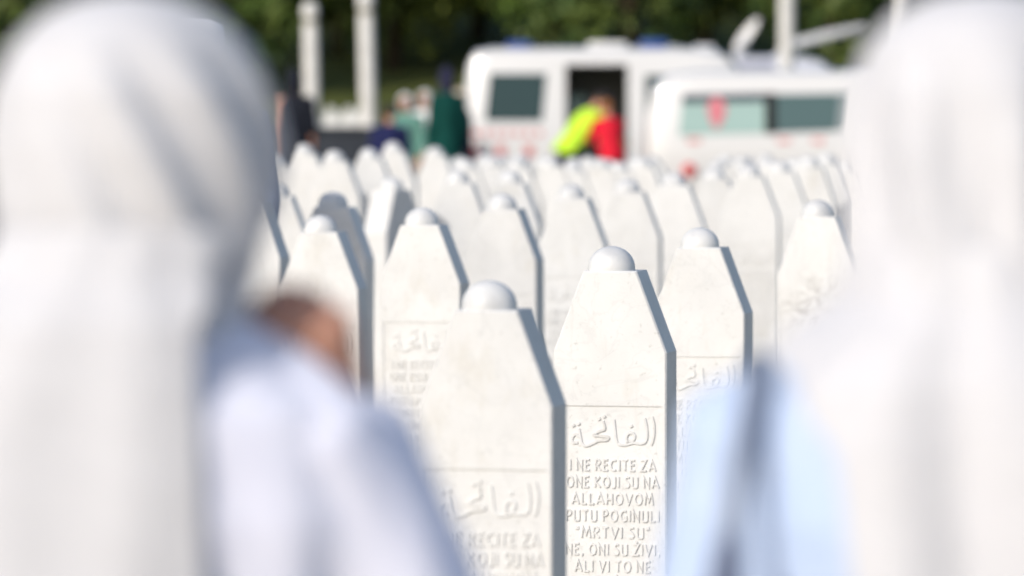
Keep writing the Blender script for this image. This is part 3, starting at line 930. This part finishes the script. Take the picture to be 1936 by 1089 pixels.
def van_body(L, Wd, Hr, rake=0.12):
    """nose to +x; stations along x of a rounded section"""
    bm = bmesh.new()
    st = [(0.0, 0.80, 0.30, 0.92), (rake * 0.3, Hr - 0.20, 0.27, 0.96), (rake, Hr - 0.05, 0.25, 0.985), (rake * 2 + 0.1, Hr - 0.005, 0.24, 1), (L * 0.35, Hr, 0.24, 1), (L * 0.60, Hr, 0.24, 1),
          (L * 0.66, Hr - 0.01, 0.24, 1), (L * 0.715, Hr - 0.06, 0.24, 1), (L * 0.78, Hr - 0.38, 0.24, 1), (L * 0.835, 1.12, 0.24, 1), (L * 0.88, 1.02, 0.24, 0.99), (L * 0.96, 0.90, 0.25, 0.95), (L - 0.03, 0.80, 0.28, 0.88), (L, 0.66, 0.33, 0.84)]
    st[0] = (0.0, Hr - 0.50, 0.32, 0.93)
    G = []
    n = 10
    for x, zt, zb, f in st:
        hw = Wd / 2 * f
        sec = []
        # half section from bottom centre up the side and over the roof
        top_w = hw * (1 - 0.10 * min(1, max(0, (zt - 1.0) / (Hr - 1.0))))
        side = [(hw * 0.93, zb), (hw, zb + 0.12), (hw * 1.0, min(0.95, zt - 0.12)), (top_w * 0.985, zt - 0.13), (top_w * 0.945, zt - 0.045), (top_w * 0.85, zt - 0.008), (top_w * 0.45, zt + 0.012)]
        pts = [(-a, b) for a, b in side] + [(a, b) for a, b in side[::-1]]
        G.append([bm.verts.new((x, a, b)) for a, b in pts])
    m = len(G[0])
    for j in range(len(G) - 1):
        for k in range(m):
            bm.faces.new((G[j][k], G[j][(k + 1) % m], G[j + 1][(k + 1) % m], G[j + 1][k]))
    bm.faces.new(G[0]); bm.faces.new(G[-1][::-1])
    bmesh.ops.recalc_face_normals(bm, faces=bm.faces)
    return bm
def side_pane(bm, pts, y, th=0.012):
    """flat pane on the side facing -y given in x,z"""
    a = [bm.verts.new((p[0], y(p[1]), p[1])) for p in pts]
    b = [bm.verts.new((p[0], y(p[1]) + th, p[1])) for p in pts]
    n = len(pts)
    bm.faces.new(a); bm.faces.new(b[::-1])
    for i in range(n):
        bm.faces.new((a[i], b[i], b[(i + 1) % n], a[(i + 1) % n]))
    bmesh.ops.recalc_face_normals(bm, faces=bm.faces)
def van(name, label, cat, loc, L, Hr, paint, wins, cut=None, group=None, rake=0.12):
    t = thing(name, label, cat, loc, 0, group)
    Wd = 1.90
    bm = van_body(L, Wd, Hr, rake)
    if cut:
        cb = bmesh.new(); box(cb, cut[0], cut[1], -1.3, 0.72, cut[2], cut[3])
        cme = bpy.data.meshes.new('cut'); cb.to_mesh(cme); cb.free(); cme.materials.append(M_inside)
        co = bpy.data.objects.new('cut', cme); COL.objects.link(co)
        me0 = bpy.data.meshes.new('x')
        me0.materials.append(paint)
        bm.to_mesh(me0); bm.free()
        o = bpy.data.objects.new('x', me0); COL.objects.link(o)
        md = o.modifiers.new('b', 'BOOLEAN'); md.operation = 'DIFFERENCE'; md.object = co; md.solver = 'EXACT'; md.material_mode = 'TRANSFER'
        dg = bpy.context.evaluated_depsgraph_get(); dg.update()
        me = bpy.data.meshes.new_from_object(o.evaluated_get(dg))
        bpy.data.objects.remove(o); bpy.data.objects.remove(co)
        ms = [m for m in me.materials]
        b = obj('body', me, ms, t, autosmooth=35)
    else:
        b = obj('body', bm, paint, t, autosmooth=35)
    hw = Wd / 2
    def ys(z):
        if z < 0.95:
            return -hw - 0.008
        return -hw - 0.008 + hw * 0.115 * (z - 0.95) / (Hr - 0.13 - 0.95)
    for nm, pts, m in wins:
        bm = bmesh.new()
        side_pane(bm, pts, ys)
        obj(nm, bm, m, b)
    for x in (L * 0.19, L * 0.80):
        for q in (-1, 1):
            bm = bmesh.new()
            tube(bm, [(x, q * (hw - 0.16), 0.32), (x, q * (hw - 0.13), 0.32), (x, q * (hw + 0.008), 0.32), (x, q * (hw + 0.02), 0.32)], [0.30, 0.32, 0.32, 0.29], 28)
            wh = obj('wheel', bm, M_rub, t, autosmooth=40)
            bm = bmesh.new()
            tube(bm, [(x, q * (hw + 0.0), 0.32), (x, q * (hw + 0.028), 0.32), (x, q * (hw + 0.034), 0.32)], [0.20, 0.195, 0.12], 24)
            obj('rim', bm, M_rim, wh, autosmooth=40)
    for q in (-1, 1):
        bm = bmesh.new()
        box(bm, L - 0.14, L - 0.008, q * hw * 0.62 - 0.13, q * hw * 0.62 + 0.13, 0.66, 0.78, 0.03)
        obj('headlight', bm, M_glass, t, smooth=True)
    bm = bmesh.new()
    z0, z1 = 1.13, Hr - 0.10
    x0, x1 = L * 0.835, L * 0.725
    v = [bm.verts.new(p) for p in ((x0 + 0.01, -hw * 0.86, z0), (x0 + 0.01, hw * 0.86, z0), (x1 + 0.035, hw * 0.78, z1), (x1 + 0.035, -hw * 0.78, z1))]
    v2 = [bm.verts.new(u.co + Vector((0.03, 0, 0.015))) for u in v]
    bm.faces.new(v); bm.faces.new(v2)
    for i in range(4):
        bm.faces.new((v[i], v[(i + 1) % 4], v2[(i + 1) % 4], v2[i]))
    bmesh.ops.recalc_face_normals(bm, faces=bm.faces)
    obj('windscreen', bm, M_glass, t)
    for q in (-1, 1):
        bm = bmesh.new()
        box(bm, L * 0.755, L * 0.80, q * (hw + 0.10) - 0.09, q * (hw + 0.10) + 0.09, 1.05, 1.27, 0.03)
        obj('wing_mirror', bm, M_rub, t, smooth=True)
    bm = bmesh.new()
    box(bm, -0.03, 0.10, -hw * 0.92, hw * 0.92, 0.30, 0.55, 0.04)
    obj('bumper', bm, M_rub, t, smooth=True)
    return t, b, ys
def pxz(px, py, d, x0):
    p = at(px, py, d)
    return (p.x - x0, p.z)
# ambulance with the open sliding door
d1 = 76.0
near1 = d1 - 0.95
x0 = at(880, 200, near1).x
pv = lambda px, py: pxz(px, py, near1, x0)
Hr1 = at(1000, 92, d1).z
c0 = pv(1069, 122); c1 = pv(1187, 300)
amb1, b1, ys1 = van('ambulance', 'white ambulance with its side door open and a dark green window', 'ambulance', (x0, d1, 0), 4.75, Hr1, M_vwhite,
    [('window', [pv(917, 229), pv(1025, 229), pv(1033, 139), pv(926, 139)], M_glass),
     ('window', [pv(1220, 235), pv(1330, 235), pv(1300, 142), pv(1220, 142)], M_glass)],
    cut=(c0[0], c1[0], 0.45, c0[1]))
def mark(name, px0, py0, px1, py1, pvf, ysf, m, par, th=0.006):
    bm = bmesh.new()
    a, b = pvf(px0, py0), pvf(px1, py1)
    side_pane(bm, [(a[0], b[1]), (b[0], b[1]), (b[0], a[1]), (a[0], a[1])], ysf, th)
    obj(name, bm, m, par)
for i in range(7):
    mark('red_stripe', 893 + 20 * i, 247, 906 + 20 * i, 256, pv, ys1, M_redmark, b1)
for px in (895, 946, 1000):
    mark('red_patch', px - 9, 274, px + 9, 296, pv, ys1, M_redmark, b1)
bm = bmesh.new()                                   # door slid back along the rail
bm.free()
def roof_thing(par, name, px0, px1, py_top, d, m, x0_, zr, wy=0.5, bev=0.04):
    a = at(px0, py_top, d); b = at(px1, py_top, d)
    bm = bmesh.new()
    box(bm, a.x - x0_, b.x - x0_, -wy, wy, zr - 0.03, a.z, min(bev, (a.z - zr) * 0.45))
    return obj(name, bm, m, par, smooth=True)
roof_thing(amb1, 'beacon', 958, 1005, 79, d1, M_bluelamp, x0, Hr1)
roof_thing(amb1, 'roof_vent', 1110, 1185, 80, d1, M_vwhite, x0, Hr1)
roof_thing(amb1, 'beacon', 1208, 1260, 76, d1, M_bluelamp, x0, Hr1)
bm = bmesh.new()                                   # bench and cabinet seen through the door
box(bm, c0[0] + 0.02, c0[0] + 0.30, 0.1, 0.66, 0.47, 1.55, 0.02)
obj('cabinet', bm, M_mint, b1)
# nearer ambulance on the right
d2 = 69.0
near2 = d2 - 0.95
x02 = at(1226, 200, near2).x
pw = lambda px, py: pxz(px, py, near2, x02)
Hr2 = at(1400, 134, d2).z
amb2, b2, ys2 = van('ambulance', 'white ambulance nearer the stones with one mint and one grey green window', 'ambulance', (x02, d2, 0), 4.9, Hr2, M_vwhite,
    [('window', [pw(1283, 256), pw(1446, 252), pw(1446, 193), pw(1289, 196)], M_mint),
     ('window', [pw(1468, 251), pw(1598, 247), pw(1607, 176), pw(1468, 178)], M_smoke),
     ('window_seal', [pw(1446, 253), pw(1468, 253), pw(1468, 176), pw(1446, 176)], M_rub),
     ('window_seal', [pw(1288, 195), pw(1446, 192), pw(1446, 176), pw(1292, 179)], M_tint),
     ('window', [pw(1660, 250), pw(1800, 250), pw(1740, 180), pw(1660, 180)], M_glass)], rake=0.27)
bm = bmesh.new()
q = pw(1355, 212)
ysd = lambda z: ys2(z) - 0.006
M_sticker = mat('pale_red_sticker', (0.62, 0.20, 0.23), 0.5, 0.3)
side_pane(bm, [(q[0] + 0.115 * math.cos(2 * PI * i / 16) * (1.0 if i < 9 else 0.75), q[1] + 0.19 * math.sin(2 * PI * i / 16)) for i in range(16)], ysd, 0.005)
obj('red_sticker', bm, M_sticker, b2)
for px in (1300, 1470, 1535):
    mark('red_stripe', px, 262, px + 24, 270, pw, ys2, M_redmark, b2)
bm = bmesh.new()
q = pw(1303, 322)
ell(bm, (q[0], ys2(q[1]), q[1]), (0.085, 0.05, 0.085), 16)
obj('side_lamp', bm, M_redlamp, b2, smooth=True)
# grey van behind with a dish on the roof
d3 = 86.0
x03 = at(1110, 200, d3).x
Hr3 = at(1400, 108, d3).z
M_band = mat('grey_shade_band', (0.30, 0.30, 0.36), 0.4, 0.4)
pt = lambda px, py: pxz(px, py, d3 - 0.95, x03)
sat, b3, ys3 = van('broadcast_van', 'light grey van with tilted satellite dish and boom on its roof', 'van', (x03, d3, 0), 4.9, Hr3, M_vgrey, [('window', [pt(1296, 150), pt(1470, 146), pt(1462, 117), pt(1300, 121)], M_band)])  # grey pane paints the shade on the roof side; no real window there
pd = lambda px, py: Vector((at(px, py, d3).x - x03, 0, at(px, py, d3).z))
bm = bmesh.new()
a, b = pd(1390, 96), pd(1436, 36)
axis = (b - a).normalized()
ctr_ = (a + b) / 2
nrm = Vector((-axis.z * 0.75, -0.55, axis.x * 0.75)).normalized()
sdv = axis.cross(nrm).normalized()
nrm = sdv.cross(axis).normalized()
rings = []
rad_ = (b - a).length / 2
for r_, dz in ((0.02, -0.07), (0.3, -0.06), (0.6, -0.035), (0.85, -0.005), (1.0, 0.02), (1.0, 0.035), (0.85, 0.012), (0.6, -0.015), (0.3, -0.04), (0.02, -0.05)):
    rings.append([bm.verts.new(ctr_ + axis * rad_ * r_ * math.cos(2 * PI * k / 28) + sdv * rad_ * 0.36 * r_ * math.sin(2 * PI * k / 28) + nrm * dz) for k in range(28)])
for j in range(len(rings) - 1):
    for k in range(28):
        bm.faces.new((rings[j][k], rings[j][(k + 1) % 28], rings[j + 1][(k + 1) % 28], rings[j + 1][k]))
bm.faces.new(rings[0]); bm.faces.new(rings[-1])
bmesh.ops.recalc_face_normals(bm, faces=bm.faces)
obj('satellite_dish', bm, M_vwhite, sat, smooth=True)
bm = bmesh.new()
rtube(bm, [tuple(pd(1392, 110)), tuple(ctr_ + Vector((0, 0.08, -0.05)))], [0.07, 0.05])
obj('dish_mount', bm, M_metal, sat, smooth=True)
bm = bmesh.new()
rtube(bm, [tuple(pd(1470, 106)), tuple(pd(1500, 84)), tuple(pd(1560, 68)), tuple(pd(1632, 52))], [0.06, 0.075, 0.075, 0.05])
obj('boom', bm, M_metal, sat, smooth=True)
for pxa, pxb, pyt in ((1255, 1285, 88), (1312, 1350, 86)):
    roof_thing(sat, 'roof_vent', pxa, pxb, pyt, d3, M_vwhite, x03, Hr3, 0.25)

# ------------------------------------------------------------------ wall and posts
M_wall = mat('dark_wall', (0.03, 0.035, 0.045), 0.8, 0.2)
noisy(M_wall, (0.022, 0.027, 0.036), (0.045, 0.05, 0.06), 3, 6, 0.4)
M_post = mat('cream_post', (0.60, 0.57, 0.52), 0.6, 0.3)
noisy(M_post, (0.62, 0.60, 0.555), (0.73, 0.71, 0.665), 4, 6, 0.1)
M_collar = mat('weathered_collar', (0.30, 0.28, 0.22), 0.6, 0.3)
dw = 78.0
wt = at(600, 239, dw)
wl, wr = at(300, 239, dw).x, at(860, 239, dw).x
bm = bmesh.new()
box(bm, wl, wr, dw - 0.2, dw + 0.2, 0, wt.z - 0.07, 0.01)
box(bm, wl - 0.05, wr + 0.05, dw - 0.25, dw + 0.25, wt.z - 0.068, wt.z, 0.015)
tag(obj('low_wall', bm, M_wall), 'dark low wall behind the gravestones on the left', 'wall')
def post(label, px0, px1, py_base, py_top, d, cap, base_z=None, lean=0):
    a, b = at(px0, py_base, d), at(px1, py_base, d)
    zt = at(px0, py_top, d).z
    r = (b.x - a.x) / 2
    zb = a.z if base_z is None else base_z
    t = thing('post', label, 'post', ((a.x + b.x) / 2, d, zb), 0, 'pale posts before the trees')
    h = zt - zb
    t.rotation_euler = (0, lean, 0)
    bm = bmesh.new()
    hs = h - (0.30 if cap else 0)
    lathe(bm, [(r * 1.0, 0), (r, 0.02), (r * 0.97, hs)], 28)
    obj('shaft', bm, M_post, t, autosmooth=50)
    if cap:
        bm = bmesh.new()
        lathe(bm, [(r * 0.97, hs), (r * 0.90, hs + 0.02), (r * 0.90, hs + 0.08), (r * 1.0, hs + 0.10)], 28)
        obj('collar', bm, M_collar, t, autosmooth=50)
        bm = bmesh.new()
        lathe(bm, [(r * 1.0, hs + 0.10), (r * 1.04, hs + 0.13), (r * 1.02, hs + 0.22), (r * 0.8, hs + 0.28), (r * 0.3, h)], 28)
        obj('post_cap', bm, M_post, t, autosmooth=50)
post('shorter cream post with round cap on the dark wall', 576, 605, 239, 4, dw, True, wt.z, R(-1.0))
post('taller cream post on the dark wall beside the shorter capped one', 682, 712, 239, -14, dw, True, wt.z, R(-1.3))
post('slim pale pole rising behind the nearer ambulance', 1472, 1502, 125, -60, 80, False, 0.0)
post('slim pale pole at the edge of the right headscarf', 1692, 1718, 125, -60, 80, False, 0.0)

# ------------------------------------------------------------------ trees
M_leaf = []
for i, (c1, c2) in enumerate((((0.018, 0.035, 0.008), (0.060, 0.095, 0.018)), ((0.012, 0.028, 0.010), (0.040, 0.068, 0.018)), ((0.035, 0.050, 0.008), (0.095, 0.110, 0.018)))):
    m = mat('leaf', (0.05, 0.08, 0.02), 0.6, 0.25)
    noisy(m, tuple(x * 1.4 for x in c1), tuple(x * 2.0 for x in c2), 0.5, 5, 0, 0.38, 0.62)
    M_leaf.append(m)
M_bright = mat('bright_leaf', (0.12, 0.17, 0.03), 0.55, 0.3)  # for random clumps; sunlit patches painted into the leaf colour
noisy(M_bright, (0.06, 0.10, 0.017), (0.135, 0.17, 0.036), 0.5, 4, 0, 0.35, 0.65)
M_bark = mat('bark', (0.06, 0.045, 0.03), 0.9, 0.1)
def tree(label, x, y, rad, h, lm, seed, group, trunk=0.16, low=0.4):
    r = random.Random(seed)
    z0 = HZ(x, y)
    t = thing('tree', label, 'tree', (x, y, z0), r.uniform(0, 6), group)
    bm = bmesh.new()
    tube(bm, [(0, 0, -0.3), (0.03, 0, h * 0.3), (-0.05, 0.05, h * 0.6), (0, 0, h * 0.9)], [trunk, trunk * 0.8, trunk * 0.5, trunk * 0.15], 10)
    for k in range(7):
        a = r.uniform(0, 2 * PI); zz = h * r.uniform(0.2, 0.6)
        tube(bm, [(0, 0, zz), (math.cos(a) * rad * 0.4, math.sin(a) * rad * 0.4, zz + rad * 0.3), (math.cos(a) * rad * 0.75, math.sin(a) * rad * 0.75, zz + rad * 0.5)], [trunk * 0.4, trunk * 0.25, 0.02], 7)
    obj('trunk', bm, M_bark, t, smooth=True)
    bm = bmesh.new()
    nc = 150
    for c in range(nc):
        u = Vector((r.gauss(0, 1), r.gauss(0, 1), r.gauss(0, 1))).normalized() * r.uniform(0.45, 1.0) ** 0.6
        cz = low + (h - low) * (0.5 + 0.5 * u.z)
        wob = 0.72 + 0.42 * noise.noise(Vector((u.x * 1.7 + seed, u.y * 1.7, u.z * 1.7)))
        cc = Vector((u.x * rad * wob, u.y * rad * wob, cz))
        cr = rad * r.uniform(0.13, 0.26)
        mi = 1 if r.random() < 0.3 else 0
        for l in range(34):
            v = Vector((r.gauss(0, 0.5), r.gauss(0, 0.5), r.gauss(0, 0.4)))
            p = cc + v * cr
            s = r.uniform(0.07, 0.13)
            nrm = (v.normalized() * 0.8 + Vector((r.uniform(-1, 1), r.uniform(-1, 1), r.uniform(-0.3, 1)))).normalized()
            a = nrm.orthogonal().normalized(); b = nrm.cross(a)
            ph = r.uniform(0, PI); a, b = a * math.cos(ph) + b * math.sin(ph), b * math.cos(ph) - a * math.sin(ph)
            fc = bm.faces.new([bm.verts.new(p + a * s * 1.5), bm.verts.new(p + b * s * 0.6), bm.verts.new(p - a * s * 1.1), bm.verts.new(p - b * s * 0.6)])
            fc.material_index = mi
    obj('crown', bm, [lm, M_bright], t)
TG = 'trees on the hillside'
def tp(px, d):
    return at(px, 172, d).x, d
for i, (px, d, rad, h, mi, lab) in enumerate([
    (30, 104, 2.6, 6.5, 1, 'dark tree at the left edge behind the left headscarf'),
    (260, 110, 2.8, 7.0, 1, 'dark tree rising behind the left headscarf'),
    (455, 106, 1.9, 6.2, 0, 'bushy green tree between the left headscarf and the shorter post'),
    (560, 122, 2.6, 7.5, 1, 'dark tree standing behind the shorter post'),
    (690, 133, 2.9, 8.0, 0, 'tree high on the slope behind the taller post'),
    (800, 129, 2.4, 7.0, 2, 'olive green tree high on the slope left of the ambulances'),
    (640, 112, 1.9, 5.0, 2, 'olive bush on the slope between the two posts'),
    (745, 110, 2.0, 5.2, 2, 'olive bush on the slope right of the taller post'),
    (845, 116, 1.9, 5.5, 0, 'green bush on the slope behind the person in dark green'),
    (905, 114, 2.3, 6.5, 0, 'green tree behind the rear of the open ambulance'),
    (1050, 110, 2.6, 7.0, 0, 'green tree above the roof of the open ambulance'),
    (1195, 106, 2.3, 6.5, 1, 'dark tree above the blue beacon of the open ambulance'),
    (1335, 112, 2.5, 7.0, 2, 'yellowish green tree left of the satellite dish'),
    (1450, 118, 2.5, 7.0, 0, 'green tree between the satellite dish and the slim pole'),
    (1570, 106, 2.3, 6.5, 1, 'dark tree right of the slim pole behind the boom'),
    (1700, 110, 2.5, 7.0, 0, 'green tree at the edge of the right headscarf'),
    (1880, 106, 2.7, 7.0, 1, 'dark tree hidden mostly behind the right headscarf'),
]):
    x, y = tp(px, d)
    tree(lab, x, y, rad, h, M_leaf[mi], 11 + i * 3, TG)
